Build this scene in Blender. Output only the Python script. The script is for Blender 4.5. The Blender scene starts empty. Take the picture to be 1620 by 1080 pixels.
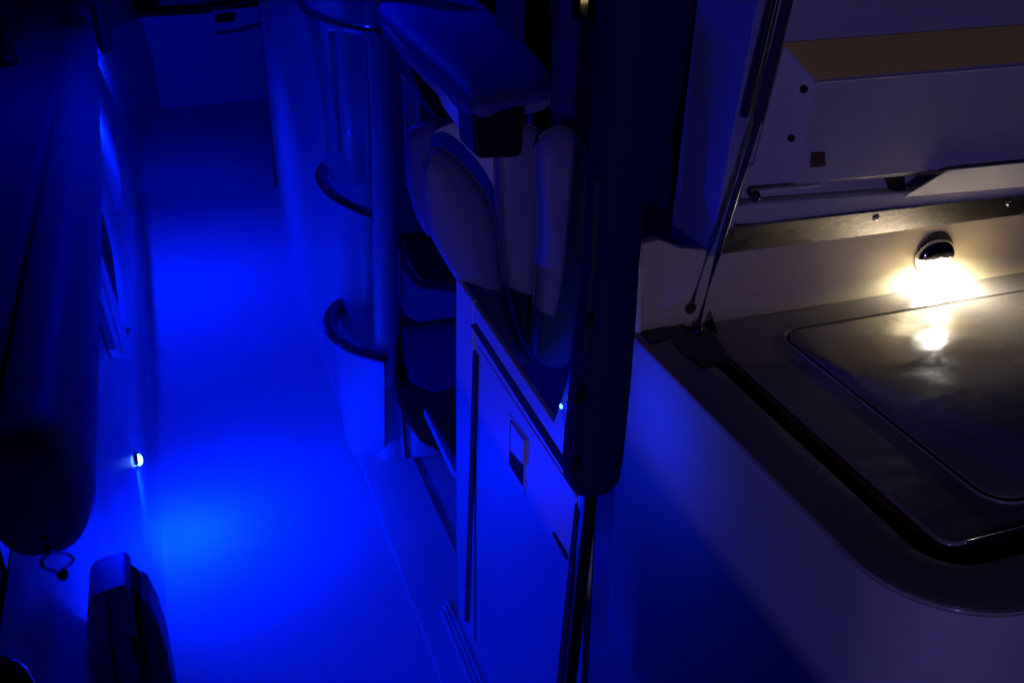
import bpy, bmesh, math, random
from mathutils import Vector, Matrix
random.seed(4)
S = bpy.context.scene
PI = math.pi
# ------------------------------------------------------------------ camera
F = 1600.0; TH = math.atan(830/1600)
YAW = math.atan2(617/1600, math.cos(TH)+830/1600*math.sin(TH)); H = 1.9
FW = Vector((math.sin(YAW)*math.cos(TH), math.cos(YAW)*math.cos(TH), -math.sin(TH)))
RT = Vector((math.cos(YAW), -math.sin(YAW), 0)); UP = RT.cross(FW)
CAM = Vector((0, 0, H))
cd = bpy.data.cameras.new('camera'); cam = bpy.data.objects.new('camera', cd); S.collection.objects.link(cam)
cam.matrix_world = Matrix(((RT.x, UP.x, -FW.x, 0), (RT.y, UP.y, -FW.y, 0), (RT.z, UP.z, -FW.z, H), (0, 0, 0, 1)))
cd.sensor_width = 36; cd.lens = 36*F/1620; cd.clip_end = 500; cd.clip_start = 0.05
S.camera = cam
# ------------------------------------------------------------------ night sky, faint dock light, exposure
W = bpy.data.worlds.new('World'); S.world = W; W.use_nodes = True
bg = W.node_tree.nodes['Background']; bg.inputs[0].default_value = (0.03, 0.04, 1.0, 1); bg.inputs[1].default_value = 0.0045
S.view_settings.view_transform = 'Standard'; S.view_settings.look = 'None'; S.view_settings.exposure = 0; S.view_settings.gamma = 1
sl = bpy.data.lights.new('dock_floodlight', 'SPOT'); sl.energy = 260; sl.shadow_soft_size = .05; sl.color = (.30, .24, 1)
sl.spot_size = math.radians(23.5); sl.spot_blend = .2
so = bpy.data.objects.new('dock_floodlight', sl); S.collection.objects.link(so); so.location = (-2, -5.2, 1.88)
so.rotation_euler = Vector((math.sin(math.radians(30)), math.cos(math.radians(30)), -.115)).to_track_quat('-Z', 'Y').to_euler()
# ------------------------------------------------------------------ real places on planes of the boat
def ray(x, y): return FW+RT*((x-810)/F)+UP*((540-y)/F)
def PZ(x, y, z): d = ray(x, y); return CAM+d*((z-H)/d.z)
def PX(x, y, c): d = ray(x, y); return CAM+d*(c/d.x)
def PY(x, y, c): d = ray(x, y); return CAM+d*(c/d.y)
# ------------------------------------------------------------------ materials
M = {}
def mat(name, col, rough=.5, metal=0, coat=0, bump=0, bscale=200, var=0, vscale=6, emit=None, estr=0, spec=.5, rvar=0):
    m = bpy.data.materials.new(name); m.use_nodes = True; nt = m.node_tree; b = nt.nodes['Principled BSDF']
    b.inputs['Base Color'].default_value = (*col, 1); b.inputs['Roughness'].default_value = rough
    b.inputs['Metallic'].default_value = metal; b.inputs['Coat Weight'].default_value = coat
    b.inputs['Specular IOR Level'].default_value = spec
    tc = nt.nodes.new('ShaderNodeTexCoord')
    if var:
        n = nt.nodes.new('ShaderNodeTexNoise'); n.inputs['Scale'].default_value = vscale; n.inputs['Detail'].default_value = 6
        n.inputs['Roughness'].default_value = .65
        nt.links.new(tc.outputs['Object'], n.inputs['Vector'])
        r = nt.nodes.new('ShaderNodeValToRGB')
        r.color_ramp.elements[0].position = .3; r.color_ramp.elements[1].position = .7
        r.color_ramp.elements[0].color = (*[c*(1-var) for c in col], 1); r.color_ramp.elements[1].color = (*[min(1, c*(1+var*.5)) for c in col], 1)
        nt.links.new(n.outputs['Fac'], r.inputs['Fac']); nt.links.new(r.outputs['Color'], b.inputs['Base Color'])
    if rvar:
        n = nt.nodes.new('ShaderNodeTexNoise'); n.inputs['Scale'].default_value = vscale*1.7; n.inputs['Detail'].default_value = 8
        nt.links.new(tc.outputs['Object'], n.inputs['Vector'])
        mr = nt.nodes.new('ShaderNodeMapRange'); mr.inputs['From Min'].default_value = .35; mr.inputs['From Max'].default_value = .7
        mr.inputs['To Min'].default_value = rough; mr.inputs['To Max'].default_value = rough+rvar
        nt.links.new(n.outputs['Fac'], mr.inputs['Value']); nt.links.new(mr.outputs['Result'], b.inputs['Roughness'])
    if bump:
        n = nt.nodes.new('ShaderNodeTexNoise'); n.inputs['Scale'].default_value = bscale; n.inputs['Detail'].default_value = 3
        nt.links.new(tc.outputs['Object'], n.inputs['Vector'])
        bp = nt.nodes.new('ShaderNodeBump'); bp.inputs['Strength'].default_value = bump; bp.inputs['Distance'].default_value = .002
        nt.links.new(n.outputs['Fac'], bp.inputs['Height']); nt.links.new(bp.outputs['Normal'], b.inputs['Normal'])
    if emit:
        b.inputs['Emission Color'].default_value = (*emit, 1); b.inputs['Emission Strength'].default_value = estr
    M[name] = m; return m
mat('gelcoat', (.62, .61, .58), .28, coat=.3, bump=.12, bscale=14, var=.05, vscale=5, rvar=.12)
mat('gelcoat_satin', (.55, .54, .52), .45, bump=.15, bscale=30, var=.06, vscale=4, rvar=.1)
mat('counter_gelcoat', (.33, .28, .225), .36, coat=.0, bump=.2, bscale=5, var=.03, vscale=2, rvar=.05)
mat('vinyl', (.20, .185, .36), .5, bump=.35, bscale=260, var=.05, vscale=8)
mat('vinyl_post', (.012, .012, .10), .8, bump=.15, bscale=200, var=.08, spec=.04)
mat('vinyl_blue', (.06, .06, .36), .6, bump=.15, bscale=220, var=.06)
mat('vinyl_bolster', (.34, .33, .42), .5, bump=.35, bscale=260, var=.08, vscale=5)
mat('vinyl_dark', (.16, .15, .2), .42, bump=.4, bscale=240, var=.06)
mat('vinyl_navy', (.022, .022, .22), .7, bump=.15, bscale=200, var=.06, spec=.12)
mat('white_board', (.82, .82, .8), .3, coat=.3, bump=.1)
mat('cream_gelcoat', (.80, .66, .38), .3, coat=.2, bump=.12, bscale=14, var=.06, vscale=5, rvar=.15)
mat('rubber', (.018, .018, .022), .38, bump=.2, bscale=120)
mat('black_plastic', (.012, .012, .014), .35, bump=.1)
mat('black_void', (.004, .004, .005), .8)
mat('tinted_trim', (.05, .05, .08), .15, coat=.6)
mat('steel', (.55, .52, .48), .22, metal=1, bump=.15, bscale=6, rvar=.1, vscale=3)
mat('chrome', (.7, .7, .72), .08, metal=1)
mat('caulk', (.10, .07, .035), .7, bump=.5, bscale=150)
mat('seal_brown', (.13, .03, .015), .35)
mat('highlight_gloss', (.5, .45, .42), .08, coat=.6)  # paler glossy tone for the highlight lines on rim and hatch
mat('liner_warm_lit', (.78, .56, .12), .5, bump=.1, bscale=60)  # warm bounce of the counter lamp put into the yellow
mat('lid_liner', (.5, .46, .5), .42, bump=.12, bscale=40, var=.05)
mat('lid_side_bluelit', (.26, .27, .52), .45, bump=.15, bscale=30, var=.06)  # blue LED light partly put into the colour of the lid's side
mat('card', (.75, .73, .68), .7, bump=.1)
mat('red_sticker', (.08, .02, .03), .5)
mat('brown_dirt', (.05, .035, .025), .8)
mat('blue_led', (.1, .1, .3), .3, emit=(.15, .5, 1), estr=7)
mat('blue_led_small', (.1, .1, .3), .3, emit=(.2, .6, 1), estr=2)
mat('blue_led_dim', (.1, .1, .3), .3, emit=(.0, .03, 1), estr=1.5)
mat('white_led', (1, 1, 1), .3, emit=(1, .95, .8), estr=14)
mat('lit_window', (.1, .08, .05), .5, emit=(1, .72, .38), estr=.9)
mat('night_wall', (.02, .02, .025), .9)
# deck: moulded non-skid in a diagonal weave
def smudge(name, lo, hi, sc):
    nt = M[name].node_tree; b = nt.nodes['Principled BSDF']; tc = nt.nodes.new('ShaderNodeTexCoord')
    mp = nt.nodes.new('ShaderNodeMapping'); mp.inputs['Scale'].default_value = sc; mp.inputs['Rotation'].default_value = (0, 0, .12)
    n = nt.nodes.new('ShaderNodeTexNoise'); n.inputs['Scale'].default_value = 1; n.inputs['Detail'].default_value = 9; n.inputs['Roughness'].default_value = .7; n.inputs['Distortion'].default_value = 1.2
    mr = nt.nodes.new('ShaderNodeMapRange'); mr.interpolation_type = 'SMOOTHSTEP'
    for k, v in (('From Min', .3), ('From Max', .7), ('To Min', lo), ('To Max', hi)): mr.inputs[k].default_value = v
    nt.links.new(tc.outputs['Object'], mp.inputs['Vector']); nt.links.new(mp.outputs['Vector'], n.inputs['Vector'])
    nt.links.new(n.outputs['Fac'], mr.inputs['Value']); nt.links.new(mr.outputs['Result'], b.inputs['Roughness'])
smudge('counter_gelcoat', .09, .30, (5, 14, 4)); smudge('steel', .2, .36, (3, 30, 14))
def deck_mat():
    m = mat('nonskid', (.60, .60, .58), .42, var=.06, vscale=3)
    nt = m.node_tree; b = nt.nodes['Principled BSDF']; tc = nt.nodes.new('ShaderNodeTexCoord')
    mp = nt.nodes.new('ShaderNodeMapping'); mp.inputs['Rotation'].default_value = (0, 0, .785)
    nt.links.new(tc.outputs['Object'], mp.inputs['Vector'])
    ws = []
    for d in ('X', 'Y'):
        w = nt.nodes.new('ShaderNodeTexWave'); w.bands_direction = d; w.inputs['Scale'].default_value = 70; w.inputs['Distortion'].default_value = .4
        nt.links.new(mp.outputs['Vector'], w.inputs['Vector']); ws.append(w)
    ml = nt.nodes.new('ShaderNodeMath'); ml.operation = 'MULTIPLY'
    nt.links.new(ws[0].outputs['Fac'], ml.inputs[0]); nt.links.new(ws[1].outputs['Fac'], ml.inputs[1])
    bp = nt.nodes.new('ShaderNodeBump'); bp.inputs['Strength'].default_value = .6; bp.inputs['Distance'].default_value = .0015
    nt.links.new(ml.outputs[0], bp.inputs['Height']); nt.links.new(bp.outputs['Normal'], b.inputs['Normal'])
deck_mat()
# ------------------------------------------------------------------ object helpers
C = S.collection
def empty(name, loc, label, cat, group=None):
    o = bpy.data.objects.new(name, None); C.objects.link(o); o.location = loc; o['label'] = label; o['category'] = cat
    if group: o['group'] = group
    o.empty_display_size = .05
    return o
def tag(o, label, cat, group=None):
    o['label'] = label; o['category'] = cat
    if group: o['group'] = group
    return o
def struct(o): o['kind'] = 'structure'; return o
def link(name, verts, faces, m, parent=None, bevel=0, seg=3, smooth=True, sub=0, ang=30):
    me = bpy.data.meshes.new(name); me.from_pydata([tuple(v) for v in verts], [], faces)
    bm = bmesh.new(); bm.from_mesh(me); bmesh.ops.remove_doubles(bm, verts=bm.verts, dist=1e-5)
    bmesh.ops.recalc_face_normals(bm, faces=bm.faces); bm.to_mesh(me); bm.free()
    if parent is not None:
        off = Vector(parent.matrix_basis.translation)
        p = parent.parent
        while p: off += Vector(p.matrix_basis.translation); p = p.parent
        for v in me.vertices: v.co -= off
    me.materials.append(M[m])
    for p in me.polygons: p.use_smooth = smooth
    o = bpy.data.objects.new(name, me); C.objects.link(o); o.parent = parent
    if sub:
        s = o.modifiers.new('subdivision', 'SUBSURF'); s.levels = sub; s.render_levels = sub
    if bevel:
        b = o.modifiers.new('bevel', 'BEVEL'); b.width = bevel; b.segments = seg; b.limit_method = 'ANGLE'; b.angle_limit = math.radians(ang); b.harden_normals = smooth
    elif smooth and not sub:
        me.set_sharp_from_angle(angle=math.radians(40))
    return o
def jn(*parts):
    V, Fs = [], []
    for v, f in parts:
        n = len(V); V += [Vector(a) for a in v]; Fs += [[i+n for i in q] for q in f]
    return V, Fs
def boxg(x0, x1, y0, y1, z0, z1):
    v = [(x, y, z) for z in (z0, z1) for x, y in ((x0, y0), (x1, y0), (x1, y1), (x0, y1))]
    return v, [[3, 2, 1, 0], [4, 5, 6, 7], [0, 1, 5, 4], [1, 2, 6, 5], [2, 3, 7, 6], [3, 0, 4, 7]]
def box(name, b, m, parent=None, bevel=.003, **k): return link(name, *boxg(*b), m, parent, bevel, **k)
def prismg(pts, ext):
    n = len(pts); pts = [Vector(p) for p in pts]; ext = Vector(ext)
    v = pts+[p+ext for p in pts]
    return v, [list(range(n))[::-1], list(range(n, 2*n))]+[[i, (i+1) % n, n+(i+1) % n, n+i] for i in range(n)]
def prism(name, pts, ext, m, parent=None, bevel=.003, **k): return link(name, *prismg(pts, ext), m, parent, bevel, **k)
def catmull(pts, n=6, closed=False):
    pts = [Vector(p) for p in pts]; out = []; N = len(pts)
    for i in range(N if closed else N-1):
        g = lambda j: pts[j % N] if closed else pts[max(0, min(N-1, j))]
        p0, p1, p2, p3 = g(i-1), g(i), g(i+1), g(i+2)
        for k in range(n):
            t = k/n
            out.append(.5*((2*p1)+(p2-p0)*t+(2*p0-5*p1+4*p2-p3)*t*t+(3*p1-p0-3*p2+p3)*t**3))
    if not closed: out.append(pts[-1])
    return out
def tubeg(path, r, n=12, closed=False):
    """r: a number, a list, or a function of the 0..1 position; (a,b) tuples give flattened sections (a sideways, b upright)"""
    path = [Vector(p) for p in path]; N = len(path); V = []; Fs = []
    for i, p in enumerate(path):
        a = path[(i-1) % N] if (closed or i) else p; b = path[(i+1) % N] if (closed or i < N-1) else p
        t = (b-a).normalized(); u = Vector((0, 0, 1)) if abs(t.z) < .95 else Vector((1, 0, 0))
        s = t.cross(u).normalized(); w = s.cross(t).normalized()
        rr = r(i/(N-1)) if callable(r) else r
        ra, rb = rr if isinstance(rr, tuple) else (rr, rr)
        for k in range(n):
            c = 2*PI*k/n; V.append(p+s*(ra*math.cos(c))+w*(rb*math.sin(c)))
    for i in range(N if closed else N-1):
        for k in range(n):
            j = (i+1) % N; Fs.append([i*n+k, i*n+(k+1) % n, j*n+(k+1) % n, j*n+k])
    if not closed: Fs += [list(range(n))[::-1], [(N-1)*n+k for k in range(n)]]
    return V, Fs
def tube(name, path, r, m, parent=None, n=12, closed=False, **k): return link(name, *tubeg(path, r, n, closed), m, parent, **k)
def loftg(rings, closed=True, cap=True):
    n = len(rings[0]); V = [Vector(p) for r in rings for p in r]; Fs = []
    for i in range(len(rings)-1):
        for k in range(n if closed else n-1):
            Fs.append([i*n+k, i*n+(k+1) % n, (i+1)*n+(k+1) % n, (i+1)*n+k])
    if cap and closed: Fs += [list(range(n))[::-1], [(len(rings)-1)*n+k for k in range(n)]]
    return V, Fs
def cushiong(outline, nrm, thick, back=.35):
    """a stuffed pad: the outline (3-D points in a plane) domed along nrm, flatter behind"""
    nrm = Vector(nrm).normalized(); n = len(outline); o = [Vector(p) for p in outline]; c = sum(o, Vector())/n
    V = []; Fs = []; rings = []
    prof = [(0.0, 1), (.30, .985), (.62, .92), (.86, .76), (.96, .5), (1.0, .2)]
    for h, s in prof[::-1][:-1]: rings.append((-h*thick*back, s))
    for h, s in prof: rings.append((h*thick, s))
    for h, s in rings: V += [c+(p-c)*s+nrm*h for p in o]
    for i in range(len(rings)-1):
        for k in range(n): Fs.append([i*n+k, i*n+(k+1) % n, (i+1)*n+(k+1) % n, (i+1)*n+k])
    for base, h in ((0, -thick*back), ((len(rings)-1)*n, thick)):
        V.append(c+nrm*h*1.02); ci = len(V)-1
        for k in range(n): Fs.append([base+k, base+(k+1) % n, ci])
    return V, Fs
def spheg(c, r, n=14, m=8, sx=1, sy=1, sz=1):
    c = Vector(c); rings = []
    for i in range(1, m):
        a = PI*i/m; rings.append([c+Vector((sx*r*math.sin(a)*math.cos(2*PI*k/n), sy*r*math.sin(a)*math.sin(2*PI*k/n), sz*r*math.cos(a))) for k in range(n)])
    V, Fs = loftg(rings, cap=False); V += [c+Vector((0, 0, sz*r)), c-Vector((0, 0, sz*r))]; t = len(V)
    for k in range(n): Fs.append([k, (k+1) % n, t-2]); Fs.append([(m-2)*n+k, (m-2)*n+(k+1) % n, t-1])
    return V, Fs
def discg(c, nrm, r, h, n=16, rx=1):
    nrm = Vector(nrm).normalized(); u = nrm.orthogonal().normalized(); w = nrm.cross(u); c = Vector(c)
    rings = [[c+(u*rx*math.cos(2*PI*k/n)+w*math.sin(2*PI*k/n))*r*s+nrm*hh for k in range(n)] for s, hh in ((1, 0), (1, h*.5), (.85, h), (.3, h*1.15))]
    return loftg(rings)
def screw(name, c, nrm, r, m, parent):
    """screw: domed head with a cross slot"""
    nrm = Vector(nrm).normalized(); u = nrm.orthogonal().normalized(); w = nrm.cross(u); c = Vector(c)
    o = link(name, *discg(c, nrm, r, r*.5), m, parent)
    a = c+nrm*r*.56
    def bar(d, e): 
        q = [a-d*r*.55-e*r*.1, a+d*r*.55-e*r*.1, a+d*r*.55+e*r*.1, a-d*r*.55+e*r*.1]; return prismg(q, nrm*r*.06)
    link('screw_slot', *jn(bar(u, w), (lambda p: ([v+nrm*r*.02 for v in p[0]], p[1]))(bar(w, u))), 'black_void', o, smooth=False)
    return o
def arc(cx, cy, r, a0, a1, n=8): return [(cx+r*math.cos(math.radians(a0+(a1-a0)*i/n)), cy+r*math.sin(math.radians(a0+(a1-a0)*i/n))) for i in range(n+1)]
def lamp(name, loc, d, power, col, size=.02, spread=None, parent=None, kind='AREA', ang=120, blend=.8):
    l = bpy.data.lights.new(name, kind); l.energy = power; l.color = col
    if kind == 'AREA': l.size = size; l.spread = math.radians(spread or 170)
    else:
        l.shadow_soft_size = size
        if kind == 'SPOT': l.spot_size = math.radians(ang); l.spot_blend = blend
    o = bpy.data.objects.new(name, l); C.objects.link(o); o.location = loc
    o.rotation_euler = Vector(d).to_track_quat('-Z', 'Y').to_euler()
    if parent:
        o.parent = parent; o.location = Vector(loc)-Vector(parent.location)
    return o
BLUE = (.0, .008, 1.0)
# ================================================================== SETTING
struct(link('deck', [(-1.2, -1, 0), (2.6, -1, 0), (2.6, 9.2, 0), (-1.2, 9.2, 0)], [[0, 1, 2, 3]], 'nonskid'))
struct(link('water', [(-60, -20, -.9), (120, -20, -.9), (120, 160, -.9), (-60, 160, -.9)], [[0, 1, 2, 3]], 'water' if 'water' in M else (mat('water', (.004, .006, .012), .15, bump=.8, bscale=3) and 'water')))
# smooth raised walkway margin beside the console
prism('deck_margin', [(.425, 1.0, .004), (.425, 2.86, .004), (.47, 2.98, .004), (.60, 2.98, .004), (.60, 1.0, .004)], (0, 0, .006), 'gelcoat', None, .004)
struct(bpy.data.objects['deck_margin'])

# ------------------------------------------------------------------ port inner side
side = empty('port_side', (-.30, 3.4, 0), 'white moulded inner side of the boat running along the left edge of the deck', 'boat side')
# plan of the face: straight along the walkway, a soft corner at its aft end
plan = [(-1.0, .93)]+arc(-.366, 1.06, .13, -90, 0, 8)[0:]+[(-.236, 1.34), (-.236, 1.37), (-.236, 1.8), (-.236, 2.6), (-.236, 3.4), (-.237, 4.6), (-.24, 5.8), (-.20, 6.8), (-.06, 7.72)]
zs = [(.0, .030), (.008, .014), (.03, .004), (.06, 0), (.36, 0), (.6, -.03), (.84, -.075), (.89, -.095)]
rings = []
for z, o_ in zs: rings.append([(x+(o_ if i > 8 else 0), y-(o_ if i < 5 and z < .5 else 0), z) for i, (x, y) in enumerate(plan)])
V, Fs = loftg(rings, closed=False)
link('side_panel', V, Fs, 'gelcoat', side)
prism('gunwale_cap', [(-1.0, -3, 1.10), (-.315, -3, 1.10), (-.315, 5.2, 1.10), (-.28, 6.8, 1.10), (-.20, 7.9, 1.10), (-1.0, 7.9, 1.10)], (0, 0, .05), 'vinyl_navy', side, .018)
prism('cap_face', [(-.40, -.8, .88), (-.338, -.8, .88), (-.338, 5.6, .88), (-.33, 6.8, .92), (-.23, 7.7, .92), (-.40, 7.7, .92)], (0, 0, .218), 'vinyl_dark', side, .004)
# ------------------------------------------------------------------ long bolster
bol = empty('coaming_bolster', (-.28, 1.42, .88), 'long dark padded bolster with a rounded end hanging along the left side above the deck', 'bolster')
def bsec(y, s, x0, hw=.070, z0=.895, z1=1.13):
    cx, cz, hz = x0-hw, (z0+z1)/2, (z1-z0)/2; out = []
    for k in range(28):
        a = 2*PI*k/28; c, n_ = math.cos(a), math.sin(a)
        out.append((cx+hw*s*math.copysign(abs(c)**.9, c), y, cz+hz*s*math.copysign(abs(n_)**.8, n_)))
    return out
bx0 = [(1.355, .45, -.222), (1.362, .80, -.208), (1.385, .95, -.198), (1.43, 1, -.192), (2.0, 1, -.196), (2.6, 1, -.201), (3.2, 1, -.212), (4.0, 1, -.232), (4.8, 1, -.25), (5.4, 1, -.262), (5.8, .9, -.27), (5.84, .5, -.27)]
link('pad', *loftg([bsec(*a) for a in bx0]), 'vinyl_bolster', bol)
tube('piping', [(-.335, 1.365, .925), (-.337, 1.368, 1.0), (-.337, 1.372, 1.09)], .005, 'vinyl_navy', bol, 8)
box('backing_board', (-.337, -.330, 1.36, 5.7, .90, 1.095), 'black_plastic', bol)
# elastic loop hanging at the aft end of the bolster
lp = [PX(*p, -.255) for p in ((75, 868), (92, 874), (108, 876), (116, 884), (110, 893), (99, 900), (93, 903), (82, 901), (69, 896), (66, 887), (72, 880), (82, 874))]
loop = empty('bungee_loop', lp[0], 'small dark cord loop with a knob hanging under the end of the bolster', 'cord loop')
tube('cord', catmull(lp, 5, True), .0027, 'rubber', loop, 8, True)
kn = PX(99, 908, -.255); link('knob', *spheg(kn, .0085, sz=1.25), 'rubber', loop)
tube('stem', [PX(70, 850, -.255), PX(76, 862, -.255), lp[0]], .005, 'rubber', loop, 8)
# ------------------------------------------------------------------ rod rack under the bolster
rack = empty('rod_rack', (-.22, 3.4, .5), 'long slanted white rod rack boards on the left side wall beneath the bolster', 'rod rack')
def on_side(px, py, off):
    """the point of the flared side wall (or of the cap face above it), moved inboard by off"""
    z = .6
    for _ in range(30):
        x = -.236 if z < .36 else -.236-.03*(z-.36)/.24 if z < .6 else -.266-.045*(z-.6)/.24 if z < .84 else -.325
        q = PX(px, py, x+off); z = .5*z+.5*q.z
    return q
def slab(name, px, off, t, m='gelcoat', parent=rack, bevel=.003): return prism(name, [on_side(*p, off) for p in px], (-t, 0, 0), m, parent, bevel)
slab('lower_board', [(140, 352), (150, 366), (204, 538), (211, 560), (207, 564), (190, 564), (184, 552), (141, 412)], .026, .022, 'white_board')
slab('board_rib', [(158, 420), (161, 420), (200, 562), (196, 562)], .029, .004, 'white_board')
slab('rack_back', [(142, 300), (175, 360), (196, 420), (206, 520), (200, 540), (150, 372), (140, 330)], .006, .005, 'black_void')
slab('upper_board', [(136, 58), (150, 120), (172, 190), (190, 270), (194, 330), (188, 330), (160, 240), (146, 196), (140, 200), (134, 150)], .018, .016, 'white_board')
slab('rack_edge', [(144, 240), (148, 240), (192, 400), (208, 500), (205, 520), (200, 512), (186, 400)], .022, .018, 'white_board')
ring_c = on_side(136, 157, .026)
tube('hook_ring', [ring_c+Vector((0, .035*math.cos(a), .022*math.sin(a))) for a in [2*PI*i/16 for i in range(16)]], .0035, 'rubber', rack, 6, True)
for p in ((145, 124), (181, 280), (140, 238)):
    screw('screw', on_side(*p, .019), (1, 0, 0), .008, 'steel', rack)
slab('finger_hole', [(140, 425), (144, 432), (151, 470), (152, 485), (147, 497), (142, 488)], .004, .003, 'black_void')
# forward grab rail high on the left
tube('grab_rail', catmull([PX(140, -20, -.22), PX(152, 5, -.22), PX(160, 40, -.22), PX(168, 78, -.22)], 6), .030, 'rubber', None, 12)
tag(bpy.data.objects['grab_rail'], 'thick black rubber rail slanting down at the top left above the rod rack', 'rail')
slab('rub_strip', [(140, 0), (152, 20), (166, 84), (150, 84)], .02, .016, 'white_board', rack)
# deck cleat / fitting on the gunwale at the far left
cl = empty('rod_clip', PZ(10, 90, 1.17), 'dark clip with a strap standing on the gunwale in the top left corner', 'rod clip')
a_, b_ = PZ(10, 95, 1.17), PZ(34, 40, 1.3)
link('base', *discg(PZ(8, 100, 1.155), (0, 0, 1), .045, .03), 'black_plastic', cl)
tube('strap', catmull([PZ(12, 92, 1.175), PZ(22, 62, 1.22), PZ(36, 20, 1.27), PZ(48, -20, 1.3)], 6), .012, 'rubber', cl, 10)
# ------------------------------------------------------------------ blue courtesy lights and added fill lights
def courtesy(c, nrm, label, power=0, d=None, r=.024, hood=True, off=.03, spread=170, lc=BLUE, size=.018, kind='AREA', ang=120):
    c = Vector(c); nrm = Vector(nrm).normalized()
    t = empty('courtesy_light', c, label, 'courtesy light', 'blue courtesy lights along the deck')
    link('flange', *discg(c, nrm, r*(1.45 if power else 1.1), .002, 20), 'chrome', t)
    link('lens', *spheg(c+nrm*.010, r*.72, sx=.6 if abs(nrm.x) > .5 else 1, sz=1), 'blue_led' if hood else 'blue_led_dim' if power else 'blue_led_small', t)
    if hood:
        u = Vector((0, 1, 0)) if abs(nrm.x) > .5 else Vector((1, 0, 0))
        rings = []
        for k in range(9):
            a = PI*k/8; rings.append([c+u*(r*1.1*math.cos(a))+Vector((0, 0, r*1.1*math.sin(a)))+nrm*.002, c+u*(r*.95*math.cos(a))+Vector((0, 0, r*.95*math.sin(a)))+nrm*.009])
        link('hood', *loftg(rings, closed=False), 'chrome', t)
    if power: lamp('led', c+nrm*off, d, power, lc, size, spread, t, kind, ang, .8)
    return t
LED1 = PX(214, 728, -.236)
courtesy(LED1, (1, 0, 0), 'lit blue courtesy light low on the left wall, glowing beside the brightest patch of deck', 11.5, (.5, .0, -1), off=.035, spread=140)
courtesy((-.275, 4.45, .885), (0, 0, -1), 'blue courtesy light hidden beneath the bolster lighting the far deck', 15, (.22, .1, -1), hood=False, r=.012, off=.02, spread=172)
courtesy((-.255, 5.6, .885), (0, 0, -1), 'blue fill light added beneath the forward end of the bolster, brightening the bulkhead', 9, (.35, 1, .05), hood=False, r=.012, off=.02)  # added to lift the dim bulkhead, aimed away from the deck
courtesy((-.229, 1.78, .885), (0, 0, -1), 'blue courtesy light under the near end of the bolster lighting the cabinet door', 5, (.7, -.1, -.6), hood=False, r=.009, off=.012, size=.03)
courtesy((-.245, 3.25, .885), (0, 0, -1), 'blue fill light added under the bolster above the slanted rod rack', 3, (.5, 0, -.6), hood=False, r=.009, off=.012)  # added to even out the light on console and rack
ht = empty('hardtop', (.7, 3.2, 2.15), 'unseen white roof over the helm, above the view, added to carry the blue dome light', 'hardtop')  # unseen roof, built to hold the blue fill light
link('roof_panel', *prismg([(x, y, 2.15) for x, y in arc(-.0, 2.35, .25, 180, 270)+arc(1.4, 2.35, .25, 270, 360)+arc(1.4, 4.3, .25, 0, 90)+arc(0, 4.3, .25, 90, 180)], (0, 0, .06)), 'gelcoat_satin', ht, .02)
courtesy((.35, 3.25, 2.149), (0, 0, -1), 'unseen blue dome light added under the roof above the helm as fill', 9, (0, -.1, -1), hood=False, off=.04, size=.06)  # added out of view to brighten bolster, armrest and console from above
courtesy((.62, 1.62, .80), (1, 0, 0), 'blue courtesy light hidden behind the padded post lighting the side of the rigging station', .6, (1, .15, -.9), off=.03, size=.06)
courtesy(PX(897, 641, .529), (-1, 0, 0), 'tiny bright blue light on the cabinet upright beside the dark padded post', 0, r=.006, hood=False)
# ------------------------------------------------------------------ folded jump seat near bottom left
js = empty('folding_seat', (-.22, 1.5, .3), 'folded side seat with a black gap between its two cushions at the bottom left', 'folding seat')
YS = 1.45
def col_(name, px, m, y0=YS, dy=.10, bevel=.008, par=js): return prism(name, [PY(*p, y0) for p in px], (0, dy, 0), m, par, bevel)
col_('seat_shell', [(140, 958), (146, 944), (160, 938), (198, 926), (206, 932), (212, 960), (218, 1010), (236, 1130), (150, 1130), (140, 1060), (137, 1000)], 'vinyl', bevel=.01)
link('seat_seam', *prismg([PY(*p, YS-.001) for p in ((169, 938), (172, 937), (177, 1010), (196, 1130), (190, 1130), (173, 1010))], (0, -.004, 0)), 'black_plastic', js)
col_('gap_strip', [(206, 930), (220, 940), (230, 955), (250, 1130), (234, 1130), (212, 960)], 'black_void', YS+.012, .07, .002)
col_('back_cushion', [(222, 948), (236, 958), (252, 990), (266, 1035), (284, 1130), (240, 1130), (228, 1010)], 'vinyl_dark', YS+.004, .09, .008)
link('latch', *jn(tubeg(catmull([PY(*p, YS-.004) for p in ((211, 1008), (216, 1022), (215, 1035), (224, 1050), (232, 1085))], 5), .006, 8), spheg(PY(218, 1022, YS-.004), .010)), 'black_plastic', js)
# bright chrome tip in the bottom left corner
tp = empty('hand_rail', PZ(10, 1060, 1.165), 'corner of a dark handle with a bright edge at the very bottom left', 'handle')
tube('handle_bar', catmull([PZ(-10, 1045, 1.19), PZ(15, 1052, 1.2), PZ(35, 1068, 1.19), PZ(52, 1100, 1.17)], 6), .007, 'chrome', tp, 10)
tube('grip', catmull([PZ(-20, 1062, 1.185), PZ(8, 1072, 1.19), PZ(28, 1090, 1.18), PZ(38, 1120, 1.17)], 6), .014, 'rubber', tp, 10)
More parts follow.
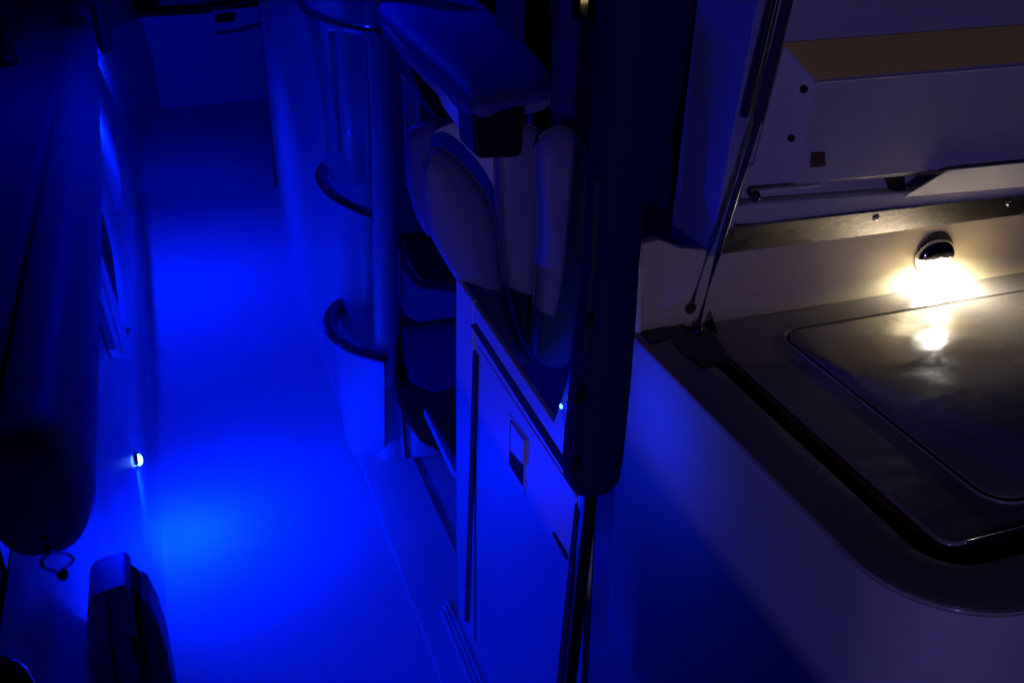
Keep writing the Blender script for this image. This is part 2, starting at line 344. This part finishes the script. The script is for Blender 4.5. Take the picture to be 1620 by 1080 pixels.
# ------------------------------------------------------------------ forward bulkhead and bow seat
bh = empty('forward_bulkhead', (.3, 7.75, 0), 'dark forward bulkhead closing the far end of the walkway, with a small recessed locker', 'bulkhead')
YB = 7.72
link('bulkhead_panel', *prismg([PY(175, 38, YB)+Vector((-1.2, 0, .03)), PY(262, 178, YB)+Vector((-1.2, 0, -.04)), PY(450, 150, YB)+Vector((.3, .15, -.1)), PY(450, 22, YB)+Vector((.3, .15, .0)), PY(330, 22, YB)], (0, .2, 0)), 'gelcoat', bh)
link('locker_opening', *prismg([PY(340, 22, YB-.012), PY(372, 19, YB-.012), PY(372, 34, YB-.012), PY(340, 37, YB-.012)], (0, .01, 0)), 'black_void', bh)
link('locker_frame', *prismg([PY(336, 18, YB-.008), PY(412, 10, YB-.008), PY(412, 36, YB-.008), PY(336, 42, YB-.008)], (0, .007, 0)), 'gelcoat_satin', bh)
tube('trim_line', [PY(340, 53, YB-.004), PY(375, 49, YB-.01), PY(418, 36, YB-.004)], .010, 'tinted_trim', bh, 8)
tube('trim_line', [PY(320, 15, YB-.004), PY(370, 9, YB-.01), PY(418, -4, YB-.004)], .012, 'tinted_trim', bh, 8)
prism('bow_seat', [PZ(250, -40, .72), PZ(250, 12, .72), PZ(330, 8, .72), PZ(430, -10, .72), PZ(430, -60, .72)], (0, 0, .06), 'vinyl_dark', None, .03)
tag(bpy.data.objects['bow_seat'], 'dark bow cushion on top of the forward bulkhead at the top left', 'cushion')
# ------------------------------------------------------------------ helm console
con = empty('helm_console', (.55, 3.9, 0), 'tall white helm console with dark edged step pockets rising beside the walkway', 'console')
cpl = [(.53, 5.69), (.475, 4.8), (.455, 4.0), (.45, 3.4), (.455, 3.1)]+[(.475, 2.98), (.52, 2.93), (.58, 2.93), (.60, 2.93)]
cps = catmull([(x, y, 0) for x, y in cpl], 4)
rg = []
for z, o_ in ((0, -.025), (.012, -.01), (.04, 0), (.45, 0), (.9, .012), (1.35, .03), (1.75, .05)):
    rg.append([(p.x+o_, p.y, z) for p in cps]+[(.80, 2.93, z), (.80, 5.69, z)])
link('console_shell', *loftg(rg), 'gelcoat', con)
for z0, z1 in ((.0, .95),):
    tube('front_edge_trim', [(.522, 5.71, .02), (.53, 5.71, .5), (.548, 5.71, 1.0), (.56, 5.7, 1.3)], .012, 'tinted_trim', con, 8)
# corner post
postp = [PY(606, 612, 2.735), PY(607, 600, 2.73), PY(610, 540, 2.73), PY(610, 400, 2.73), PY(608, 200, 2.73), PY(600, 0, 2.73), PY(592, -160, 2.73)]
tube('corner_post', postp, lambda t: (.036, .036) if t > .15 else (.022+.1*t, .022+.1*t), 'gelcoat', con, 24)
# pockets (outline on a level plane, dark rim, lit floor, skin tapering into the wall)
def pocket(px, z, low, short=False):
    out = catmull([PZ(*p, z) for p in px], 5)
    N = len(out)
    tube('step_rail', out, lambda t: (.021, .011), 'tinted_trim', con, 14)
    if not low: return
    floor = [Vector((p.x, p.y, z-.03)) for p in out]+[Vector((.55, out[-1].y+.05, z-.03)), Vector((.55, out[0].y+.02, z-.03))]
    link('step_floor', *prismg(floor, (0, 0, .01)), 'gelcoat', con)
    rs = [[p+Vector((0, 0, -.006)) for p in out]]
    for t, dz, k in ((.05, .05, .02), (.09, .2, .25), (.12, .35, .5), (.12, .42, .7), (.16, z-.004, .85)):
        rs.append([Vector((p.x+(.53-p.x)*t, p.y+max(0, 2.84-p.y)*k, z-dz)) for p in out])
    link('step_wall', *loftg(rs, closed=False), 'gelcoat', con)
pocket([(560, 244), (536, 249), (516, 260), (508, 278), (518, 300), (545, 320), (590, 340), (606, 346)], .87, False)
pocket([(600, 466), (565, 470), (545, 474), (527, 490), (521, 510), (528, 530), (552, 549), (590, 562), (606, 566)], .45, True)
pocket([(500, -60), (484, -30), (482, 0), (490, 16), (512, 28), (545, 38), (582, 46), (600, 48)], 1.43, False, True)
# raised frame around the upper opening
def bar(name, a, b, r=.006, m='gelcoat', par=con, n=10): return tube(name, [a, b], r, m, par, n)
tube('opening_trim', catmull([PX(505, 60, .452), PX(512, 150, .452), PX(519, 240, .452)], 4), .005, 'gelcoat', con, 8)
tube('opening_trim', catmull([PX(524, 48, .452), PX(529, 130, .452), PX(536, 240, .452)], 4), .010, 'gelcoat', con, 8)
tube('opening_trim', catmull([PX(530, 47, .50), PX(568, 54, .53), PX(576, 62, .53), PX(580, 150, .53), PX(584, 300, .53)], 5), .007, 'gelcoat', con, 8)
# base block in front of the post, rounded toe
bp_ = catmull([(.46, 2.93, 0), (.47, 2.84, 0), (.505, 2.775, 0), (.56, 2.765, 0), (.572, 2.78, 0), (.575, 2.95, 0)], 5)
link('base_block', *loftg([[Vector((p.x, p.y, z)) for p in bp_] for z in (.012, .10, .28, .30)]), 'gelcoat', con)
b2 = catmull([(.577, 2.80, 0), (.585, 2.775, 0), (.63, 2.75, 0), (.72, 2.75, 0), (.80, 2.80, 0), (.82, 2.95, 0)], 5)
link('toe_base', *loftg([[Vector((p.x, p.y, z)) for p in b2] for z in (.012, .03, .17, .22)]), 'gelcoat', con)
# aft face panel seen between the post and the seat
link('aft_panel', *prismg([PY(637, 118, 2.86), PY(662, 148, 2.86), PY(668, 152, 2.86), PY(668, 300, 2.86), PY(645, 300, 2.86)], (0, .03, 0)), 'gelcoat', con, .004)
tube('panel_edge', [PY(636, 116, 2.85), PY(657, 146, 2.85), PY(663, 156, 2.85), PY(661, 205, 2.85)], .007, 'gelcoat', con, 8)
# ------------------------------------------------------------------ footwell tub between console and cabinet
fw = empty('footwell', (.72, 2.6, 0), 'dark moulded footwell with a curved step between the console post and the cabinet', 'footwell')
def ov(name, px, y, dy, m, bevel=.02): return prism(name, [PY(*p, y) for p in px], (0, dy, 0), m, fw, bevel)
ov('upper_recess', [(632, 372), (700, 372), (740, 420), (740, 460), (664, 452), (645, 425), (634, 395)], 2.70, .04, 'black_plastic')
ov('upper_shelf', [(632, 398), (640, 425), (665, 455), (730, 462), (740, 500), (664, 512), (642, 500), (632, 470)], 2.74, .05, 'gelcoat_satin')
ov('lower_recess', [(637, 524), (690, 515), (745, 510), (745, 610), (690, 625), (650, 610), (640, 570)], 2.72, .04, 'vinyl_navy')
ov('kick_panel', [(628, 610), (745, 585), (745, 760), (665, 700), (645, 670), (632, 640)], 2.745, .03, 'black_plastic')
prism('foot_rail', [PZ(670, 658, .20), PZ(676, 656, .20), PZ(718, 730, .20), PZ(722, 760, .20), PZ(714, 752, .20)], (0, 0, .03), 'gelcoat', fw, .008)
prism('well_back', [(.60, 2.92, .0), (1.35, 2.92, 0), (1.35, 2.92, .95), (.80, 2.92, 1.0), (.72, 2.92, 1.2), (.60, 2.92, 1.25)], (0, -.03, 0), 'vinyl_navy', fw, .003)
# ------------------------------------------------------------------ helm seat
seat = empty('helm_chair', (.72, 2.0, 1.0), 'padded helm seat with teardrop side bolsters under a broad armrest', 'seat')
def pad(name, px, y, thick, m, nrm=(-.35, -1, .1), back=.5, k=5):
    ol = catmull([PY(*p, y) for p in px], k, True)
    o = link(name, *cushiong(ol, nrm, thick, back), m, seat)
    if m == 'vinyl': tube('piping', [p+Vector(nrm).normalized()*.002 for p in ol], .0035, 'vinyl_dark', o, 6, True)
    return o
pad('rear_bolster', [(643, 215), (652, 198), (690, 192), (740, 205), (760, 260), (720, 330), (684, 372), (664, 350), (650, 310), (642, 262)], 2.25, .05, 'vinyl')
pad('shell_back', [(690, 205), (760, 190), (800, 230), (812, 330), (790, 380), (740, 300), (695, 250)], 2.10, .02, 'gelcoat', back=.9)
pad('side_bolster', [(668, 300), (669, 262), (679, 240), (694, 234), (716, 246), (746, 276), (772, 316), (785, 360), (790, 410), (800, 470), (818, 530), (838, 570), (820, 568), (794, 540), (760, 490), (722, 438), (690, 385), (673, 345)], 1.95, .06, 'vinyl')
pad('center_bolster', [(783, 242), (800, 205), (840, 200), (868, 230), (872, 340), (862, 440), (852, 520), (848, 562), (838, 562), (815, 500), (797, 440), (788, 360)], 1.98, .055, 'vinyl', nrm=(-.25, -1, .1))
pad('seat_edge_pad', [(846, 240), (868, 205), (900, 205), (925, 240), (928, 340), (918, 440), (905, 520), (896, 574), (868, 578), (848, 566), (840, 540), (846, 440), (850, 340)], 1.88, .05, 'vinyl', nrm=(-.1, -1, .05))
# armrest: long board pad with a drop box under its near end
ZA = 1.455
arm_px = [(598, 22), (608, 4), (640, -10), (690, -14), (740, 0), (790, 42), (820, 72), (850, 100), (868, 124), (874, 146), (862, 160), (820, 168), (760, 178), (735, 168), (700, 134), (660, 96), (622, 60), (604, 40)]
ring = catmull([PZ(*p, ZA) for p in arm_px], 4, True)
cc = sum(ring, Vector())/len(ring)
rs = []
for s, dz in ((.80, -.030), (.93, -.028), (.985, -.018), (1, -.002), (1, .004), (.985, .014), (.95, .021), (.86, .028), (.7, .033), (.45, .036), (.15, .037)):
    rs.append([cc+(p-cc)*s+Vector((0, 0, dz)) for p in ring])
link('armrest', *loftg(rs), 'vinyl_blue', seat)
YA = PZ(760, 182, ZA).y+.02
box_o = bpy.data.objects['armrest']
pb = [PY(748, 182, YA), PY(752, 246, YA), PY(760, 252, YA), PY(818, 250, YA), PY(828, 242, YA), PY(832, 170, YA)]
link('armrest_box', *prismg(pb, (0, .10, 0)), 'black_plastic', seat, .008)
link('armrest_arm', *prismg([PX(*p, .492) for p in ((686, 132), (746, 184), (752, 244), (742, 228), (700, 170))], (.03, 0, 0)), 'gelcoat', seat, .003)
link('underside_rail', *prismg([PX(*p, .50) for p in ((604, 40), (622, 58), (690, 130), (745, 185), (740, 196), (690, 150), (640, 96))], (.04, 0, 0)), 'gelcoat_satin', seat, .003)
link('bracket_hole', *discg(PX(741, 190, .4915), (-1, 0, 0), .010, .002), 'black_void', seat)
link('far_bracket', *prismg([PY(*p, 2.35) for p in ((618, 60), (640, 92), (668, 160), (690, 190), (740, 190), (700, 110))], (0, .08, 0)), 'black_plastic', seat, .01)
# dark upholstered rear of the seat, right of the armrest
def back_px(name, px, y, dy, m, bevel, parent): return prism(name, [PY(*p, y) for p in px], (0, dy, 0), m, parent, bevel)
back_px('seat_back', [(822, -60), (880, -60), (884, 60), (884, 560), (876, 590), (850, 590), (870, 400), (866, 180), (818, 60)], 2.04, .16, 'vinyl_navy', .03, seat)
back_px('seat_back_panel', [(886, -60), (908, -60), (908, 30), (944, 30), (944, 560), (886, 600)], 1.98, .06, 'vinyl_navy', .01, seat)
back_px('cavity_liner', [(800, 540), (925, 540), (925, 720), (885, 720), (830, 620)], 2.02, .03, 'vinyl_navy', .004, seat)
# ------------------------------------------------------------------ padded post
post = empty('padded_post', (.6, 1.22, .95), 'dark padded upright post with three holes hanging in front of the seat and cabinet', 'post')
def ysec(px_list): return px_list
rows = [(-60, 966, 1112), (0, 961, 1105), (120, 955, 1090), (240, 948, 1062), (290, 944, 1042), (330, 943, 1024), (420, 936, 1014), (520, 926, 1008), (620, 915, 1000), (700, 906, 992), (740, 903, 987), (765, 905, 982), (778, 914, 972), (786, 930, 955)]
rr = []
for y, a, b in rows:
    L, R = PY(a, y, 1.10), PY(b, y, 1.10); c = (L+R)/2; hw = (R.x-L.x)/2; o = []
    for k in range(28):
        t = 2*PI*k/28; cx, sy = math.cos(t), math.sin(t)
        o.append((c.x+hw*math.copysign(abs(cx)**.7, cx), 1.12+(.035)*math.copysign(abs(sy)**.7, sy)*min(1, hw/.035), c.z))
    rr.append(o)
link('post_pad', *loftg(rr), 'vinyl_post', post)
for p, r in (((927, 505), .011), ((915, 622), .013), ((906, 730), .013)):
    q = PY(*p, 1.09); link('bolt_hole', *discg(q+Vector((-.001, -.012, 0)), (-.75, -.66, 0), r, .003, 16, .6), 'black_void', post)
tube('edge_trim', [PY(945, 285, 1.10), PY(938, 420, 1.10), PY(926, 560, 1.10)], .004, 'tinted_trim', post, 8)
back_px('lower_strip', [(927, 765), (946, 765), (945, 800), (905, 1150), (888, 1150), (925, 812)], 1.13, .012, 'black_plastic', .003, post)  # black strip below the post along the cabinet's aft edge
# dark enclosure leaf behind the post
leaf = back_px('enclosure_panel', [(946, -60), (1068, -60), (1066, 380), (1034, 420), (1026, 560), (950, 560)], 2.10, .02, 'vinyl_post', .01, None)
tag(leaf, 'dark enclosure panel hanging behind the padded post', 'panel')
# ------------------------------------------------------------------ tackle cabinet
cab = empty('tackle_cabinet', (.55, 1.6, 0), 'white cabinet with a latched door under the helm seat', 'cabinet')
XC = .53
def cx_(name, px, c, t, m='gelcoat', bevel=.003, par=cab): return prism(name, [PX(*p, c) for p in px], (t, 0, 0), m, par, bevel)
A = lambda y, z: (XC, y, z)
# frame pieces butt round the door opening
def fr(name, pts, x=XC, t=.012, m='gelcoat', bevel=.003, par=cab): return prism(name, [(x, y, z) for y, z in pts], (t, 0, 0), m, par, bevel)
fr('left_stile', [(1.985, .0), (1.985, .3), (1.945, .75), (1.918, 1.022), (1.80, 1.02), (1.80, .965), (1.815, .6), (1.845, 0.0)])
fr('top_rail', [(1.7985, .968), (1.7985, 1.018), (1.335, 1.004), (1.274, 1.13), (1.232, 1.28), (1.205, 1.46), (1.20, 1.62), (1.185, 1.62), (1.185, .952), (1.25, .955)])
fr('right_stile', [(1.222, .945), (1.178, .945), (1.178, 0), (1.232, 0)])
dr = fr('door', [(1.79, .955), (1.79, .915), (1.835, .06), (1.245, .06), (1.235, .9), (1.24, .945)], XC+.003, .007)
cx_('door_bead', [(752, 548), (756, 548), (915, 790), (911, 796)], XC+.001, .004, 'gelcoat', .0008, dr)
box('door_gap_backing', (XC+.0125, XC+.016, 1.185, 1.84, .0, .96), 'black_void', cab, 0, smooth=False)
fr('bottom_rail', [(1.846, .0), (1.846, .055), (1.233, .055), (1.233, 0)], XC, .012)
# cabinet back volume
for px in ([(744, 514), (752, 511), (909, 751), (903, 763)], [(748, 556), (755, 562), (742, 984), (735, 982)], [(909, 800), (916, 806), (884, 1120), (876, 1120)]): cx_('door_gasket', px, XC-.0015, .004, 'black_void', .0005)
# latch recess and slot
cx_('latch_frame', [(803, 652), (833, 694), (829, 782), (801, 742)], XC+.001, .004, 'gelcoat', .001, dr)
cx_('latch_pocket', [(807, 664), (829, 697), (826, 768), (805, 734)], XC-.0005, .002, 'black_void', .0, dr)
cx_('latch_paddle', [(808, 668), (828, 697), (827, 735), (807, 712)], XC-.004, .004, 'gelcoat', .001, dr)
cx_('door_slot', [(873, 842), (876, 842), (897, 878), (895, 886)], XC+.001, .003, 'black_void', .0, dr)
for p in ((737, 925), (906, 902)): screw('hinge_screw', PX(*p, XC-.0005), (-1, 0, 0), .006, 'steel', cab)
# ribbed sill plates at the foot
for i in range(3):
    a0 = Vector((XC-.012-.012*i, 2.06-.02*i, .012)); tube('sill_rib', [a0, a0+Vector((0, -.5, .0)), a0+Vector((0, -1.2, 0))], .0055, 'gelcoat', cab, 8)
# ------------------------------------------------------------------ rigging station
st = empty('rigging_station', (1.4, 1.3, 0), 'white rigging station with a wet counter and rounded corner in front of the raised lid', 'counter unit')
# body: plan with rounded near corner
ctr = arc(1.065, .985, .175, 180, 270, 12)
plan_o = [(.89, 1.84)]+ctr+[(1.2, .81), (2.6, .81)]
def lev(z, o_, inset=0): 
    out = []
    for i, (x, y) in enumerate(plan_o):
        if i == 0: out.append((x+o_, y, z))
        elif i <= 13:
            dx, dy = (x-1.065)/.175, (y-.985)/.175; out.append((x-dx*o_, y-dy*o_, z))
        else: out.append((x, y+o_, z))
    return out+[(2.6, 1.84, z)]
link('station_body', *loftg([lev(0, .006), lev(.59, .006), lev(.597, .004), lev(.603, 0), lev(.886, 0)], cap=False), 'gelcoat_satin', st)
# counter rim (bullnose), sloping inner band, gutter, raised deck
link('counter_rim', *loftg([lev(.886, 0), lev(.887, -.003), lev(.892, -.005), lev(.898, -.002), lev(.8995, .004), lev(.9, .02), lev(.903, .060), lev(.903, .08), lev(.901, .094), lev(.893, .100), lev(.884, .112)], cap=False), 'counter_gelcoat', st)
link('gutter', *loftg([lev(.884, .1125), lev(.872, .116), lev(.872, .146)], cap=False), 'black_plastic', st)
tube('edge_highlight', [Vector(p) for p in lev(.895, -.004)[:-1]], .0028, 'highlight_gloss', st, 8)  # pale bead stands in for the lamp's highlight on the bullnose
link('gutter_seal', *loftg([lev(.873, .132), lev(.893, .136), lev(.894, .142), lev(.873, .146)], cap=False), 'seal_brown', st)
top = lev(.899, .152)
link('counter_deck', *loftg([lev(.87, .147), lev(.893, .148), lev(.898, .151), top]), 'counter_gelcoat', st)
# hatch set in the counter: dark groove ring + panel
def rr_(x0, x1, y0, y1, r, z, n=6):
    out = []
    for (cx, cy, a) in ((x1-r, y1-r, 0), (x0+r, y1-r, 90), (x0+r, y0+r, 180), (x1-r, y0+r, 270)):
        out += [(cx+r*math.cos(math.radians(a+90*i/n)), cy+r*math.sin(math.radians(a+90*i/n)), z) for i in range(n+1)]
    return out
HX = (1.19, 2.5, 1.02, 1.668)
def grow(d, z, r): return rr_(HX[0]-d, HX[1]+d, HX[2]-d, HX[3]+d, r, z)
link('hatch_groove', *loftg([grow(.013, .8992, .058), grow(.012, .9015, .057), grow(.008, .9017, .053), grow(.005, .8998, .05)], cap=False), 'counter_gelcoat', st)
link('hatch_gap', *prismg(grow(.0055, .8994, .050), (0, 0, .0005)), 'caulk', st, 0, smooth=False)
hatch = link('hatch', *loftg([grow(-.0005, .9, .045), grow(-.001, .9035, .044), grow(-.004, .905, .041)]), 'counter_gelcoat', st)
tube('hatch_highlight', [Vector(p) for p in grow(.011, .9015, .056)], .0016, 'highlight_gloss', st, 6, True)  # highlight line along the hatch groove, drawn as a pale bead
tube('deck_edge_bead', [(1.075, .958, .893), (1.12, .955, .896), (2.5, .955, .896)], .006, 'chrome', st, 10)
# gentle cove where counter meets the back wall
cove = []
for i in range(7):
    a = math.radians(90*i/6); cove.append([(.905, 1.80-.035+.035*math.sin(a), .90+.035-.035*math.cos(a)), (2.6, 1.80-.035+.035*math.sin(a), .90+.035-.035*math.cos(a))])
link('back_cove', *loftg(cove, closed=False), 'cream_gelcoat', st)
# back wall with a left return
bw = [(.905, 1.801, .90), (2.6, 1.801, .90), (2.6, 1.801, 1.05), (1.12, 1.801, 1.05), (1.0, 1.801, 1.075), (.95, 1.801, 1.10), (.905, 1.801, 1.095)]
prism('back_wall', bw, (0, .03, 0), 'cream_gelcoat', st, .004)
prism('corner_upright', [(.889, 1.765, .90), (.889, 1.84, .90), (.889, 1.84, 1.13), (.889, 1.79, 1.09), (.889, 1.77, 1.04)], (.018, 0, 0), 'cream_gelcoat', st, .008)
box('corner_pad', (.90, 1.01, 1.715, 1.775, .895, .9035), 'rubber', st, .006)
for p in ((1614, 431), (1106, 497)): link('fleck', *discg(PY(*p, 1.799), (0, -1, 0), .004, .001, 8), 'brown_dirt', st)
# polished hinge strip with screws
hz0, hz1 = 1.048, 1.113
strip = link('hinge_strip', *loftg([[(x, 1.7965, z0), (x, 1.786, z1), (x, 1.7905, z1+.001), (x, 1.7995, z0+.001)] for x, z0, z1 in ((1.10, hz0, hz1), (2.6, hz0-.012, hz1-.03))]), 'steel', st, .001)
for p in ((1158, 369), (1386, 344), (1597, 322)): screw('hinge_screw', PY(*p, 1.789), (0, -1, -.15), .0085, 'chrome', strip)
# ------------------------------------------------------------------ raised lid
lid = empty('raised_lid', (1.6, 1.85, 1.1), 'raised hinged lid showing its moulded lavender inside above the counter', 'lid')
def ly(name, px, y, dy, m='lid_liner', bevel=.003, par=lid): return prism(name, [PY(*p, y) for p in px], (0, dy, 0), m, par, bevel)
# left wall of the lid: blue light tinted into the side face, pale rim facing aft
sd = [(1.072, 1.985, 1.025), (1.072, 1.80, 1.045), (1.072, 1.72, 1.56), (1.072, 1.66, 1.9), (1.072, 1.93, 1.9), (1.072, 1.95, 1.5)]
prism('left_wall', sd, (.028, 0, 0), 'lid_side_bluelit', lid, .003)
prism('rim_edge', [(1.101, 1.799, 1.047), (1.101, 1.719, 1.56), (1.101, 1.66, 1.88), (1.101, 1.69, 1.88), (1.101, 1.83, 1.05)], (.018, 0, 0), 'lid_liner', lid, .002)
ly('back_panel', [(1150, 330), (1170, 100), (1190, -60), (1680, -100), (1680, 300)], 1.842, .01, 'lid_liner')
# box moulded into the lid
yb, yf = 1.835, 1.78
Bk = [PY(*p, yb) for p in ((1238, 72), (1680, 38), (1680, 262), (1188, 268))]
Fr = [PY(*p, yf) for p in ((1291, 132), (1680, 101), (1680, 250), (1258, 293))]
V, Fs = loftg([Bk, Fr]); mb = link('moulded_box', V, Fs, 'lid_liner', lid, .004)
link('box_top', *prismg([Bk[0]+Vector((.003, 0, .002)), Bk[1]+Vector((0, 0, .002)), Fr[1]+Vector((0, .004, .002)), Fr[0]+Vector((.003, .004, .002))], (0, 0, .003)), 'liner_warm_lit', mb)  # top face coloured as if warmed by lamp bounce
tube('box_edge', [PY(1291, 131, yf-.001), PY(1680, 100, yf-.001)], .0028, 'gelcoat', mb, 8)
for u_, v_ in ((.74, .14), (.70, .60)):
    q = (Bk[0].lerp(Fr[0], u_)).lerp(Bk[3].lerp(Fr[3], u_), v_); nn = (Fr[0]-Bk[0]).cross(Fr[3]-Fr[0]).normalized()
    if nn.dot(q-CAM) > 0: nn = -nn
    link('bolt_hole', *discg(q+nn*.0005, nn, .0085, .003, 14), 'black_void', mb)
link('sticker', *prismg([PY(*p, yf-.0015) for p in ((1283, 241), (1305, 240), (1306, 263), (1282, 265))], (0, -.001, 0)), 'red_sticker', mb, smooth=False)
# lower lip of the lid
ly('lower_lip', [(1152, 330), (1185, 322), (1400, 306), (1680, 282), (1680, 306), (1400, 331), (1200, 354), (1165, 356)], 1.792, .03, 'lid_liner', .005)
ly('lip_trim', [(1190, 302), (1300, 292), (1302, 296), (1194, 307)], 1.79, .01, 'gelcoat', .001)
ly('inner_shelf', [(1180, 262), (1430, 262), (1430, 330), (1170, 340)], 1.828, .01, 'gelcoat_satin', .002)
ly('latch_block', [(1408, 280), (1432, 278), (1434, 312), (1420, 312)], 1.80, .03, 'black_plastic', .002)
kn_ = PY(1192, 310, 1.785); link('bumper_knob', *spheg(kn_+Vector((0, -.006, 0)), .0125), 'rubber', lid)
card = link('white_card', *prismg([PY(1430, 312, 1.785), PY(1500, 270, 1.748), PY(1680, 252, 1.748), PY(1680, 290, 1.785)], (0, .003, .001)), 'card', None, .0005)
tag(card, 'white card tucked behind the lower lip of the raised lid', 'card')
# ------------------------------------------------------------------ gas strut and bracket
gs = empty('gas_strut', (1.06, 1.66, .92), 'slim gas strut rising from a black bracket to hold up the lid', 'gas strut')
s0 = PZ(1102, 522, .945); s1 = PY(1136, 400, 1.70); s2 = PY(1200, 190, 1.69); s3 = PY(1256, -40, 1.66)
tube('strut_rod', [s0, s1, s2], .0065, 'tinted_trim', gs, 12)
tube('strut_cylinder', [s2+(s2-s3).normalized()*.004, s2, s3], .0105, 'tinted_trim', gs, 14)
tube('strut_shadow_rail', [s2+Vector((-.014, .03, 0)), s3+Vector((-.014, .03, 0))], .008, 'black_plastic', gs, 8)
link('end_ball', *spheg(s0, .013), 'black_plastic', gs)
b0 = [PZ(*p, .901) for p in ((1062, 540), (1120, 520), (1148, 556), (1152, 572), (1112, 585), (1078, 560))]
link('bracket_plate', *prismg(b0, (0, 0, .005)), 'black_plastic', gs, .002)
link('bracket_ear', *prismg([PX(*p, 1.03) for p in ((1066, 540), (1090, 508), (1104, 512), (1122, 576), (1100, 584))], (.006, 0, 0)), 'black_plastic', gs, .002)
link('bracket_ear', *prismg([PX(*p, 1.06) for p in ((1108, 512), (1124, 503), (1146, 560), (1128, 572))], (.006, 0, 0)), 'black_plastic', gs, .002)
# ------------------------------------------------------------------ white counter light
lc = PY(1476, 402, 1.80)
cl2 = empty('counter_light', lc, 'bright white hooded light on the back wall above the counter hatch', 'light')
link('mount_plate', *discg(lc+Vector((0, -.001, .004)), (0, -1, 0), .054, .003, 28), 'steel', cl2)
rings = []
for j, (s, d) in enumerate(((1, .003), (.99, .018), (.93, .030), (.78, .040), (.45, .046), (.1, .048))):
    rings.append([lc+Vector((.053*s*math.cos(PI*k/20), -d*.6, -.002+.045*s*math.sin(PI*k/20))) for k in range(21)])
link('hood', *loftg(rings, closed=False), 'chrome', cl2)
link('bulb', *spheg(lc+Vector((0, -.016, -.008)), .030, sx=1.3, sy=.5, sz=.6), 'white_led', cl2)
lamp('white_lamp', lc+Vector((0, -.032, -.012)), (0, -.10, -1), 4.3, (1, .95, .84), .03, 175, cl2)
# ------------------------------------------------------------------ lit windows of a far building across the water
fb = empty('distant_building', PZ(924, 8, -.88), 'tiny lit windows of a building far across the water at the top', 'building')
D = 17.0
def far(px): return [PY(*p, D) for p in px]
link('wall', *prismg(far([(905, -90), (950, -90), (945, 20), (912, 20)]), (0, 1, 0)), 'night_wall', fb, smooth=False)
for px in ([(919, 1), (926, 1), (925, 5), (918, 5)], [(928, 0), (934, 0), (933, 5), (928, 5)], [(916, 7), (925, 7), (924, 15), (915, 15)], [(927, 9), (931, 9), (931, 14), (927, 14)], [(919, -12), (930, -12), (930, -3), (919, -3)]):
    w = link('window', *prismg([p+Vector((0, -.02, 0)) for p in far(px)], (0, .018, 0)), 'lit_window', fb, smooth=False)
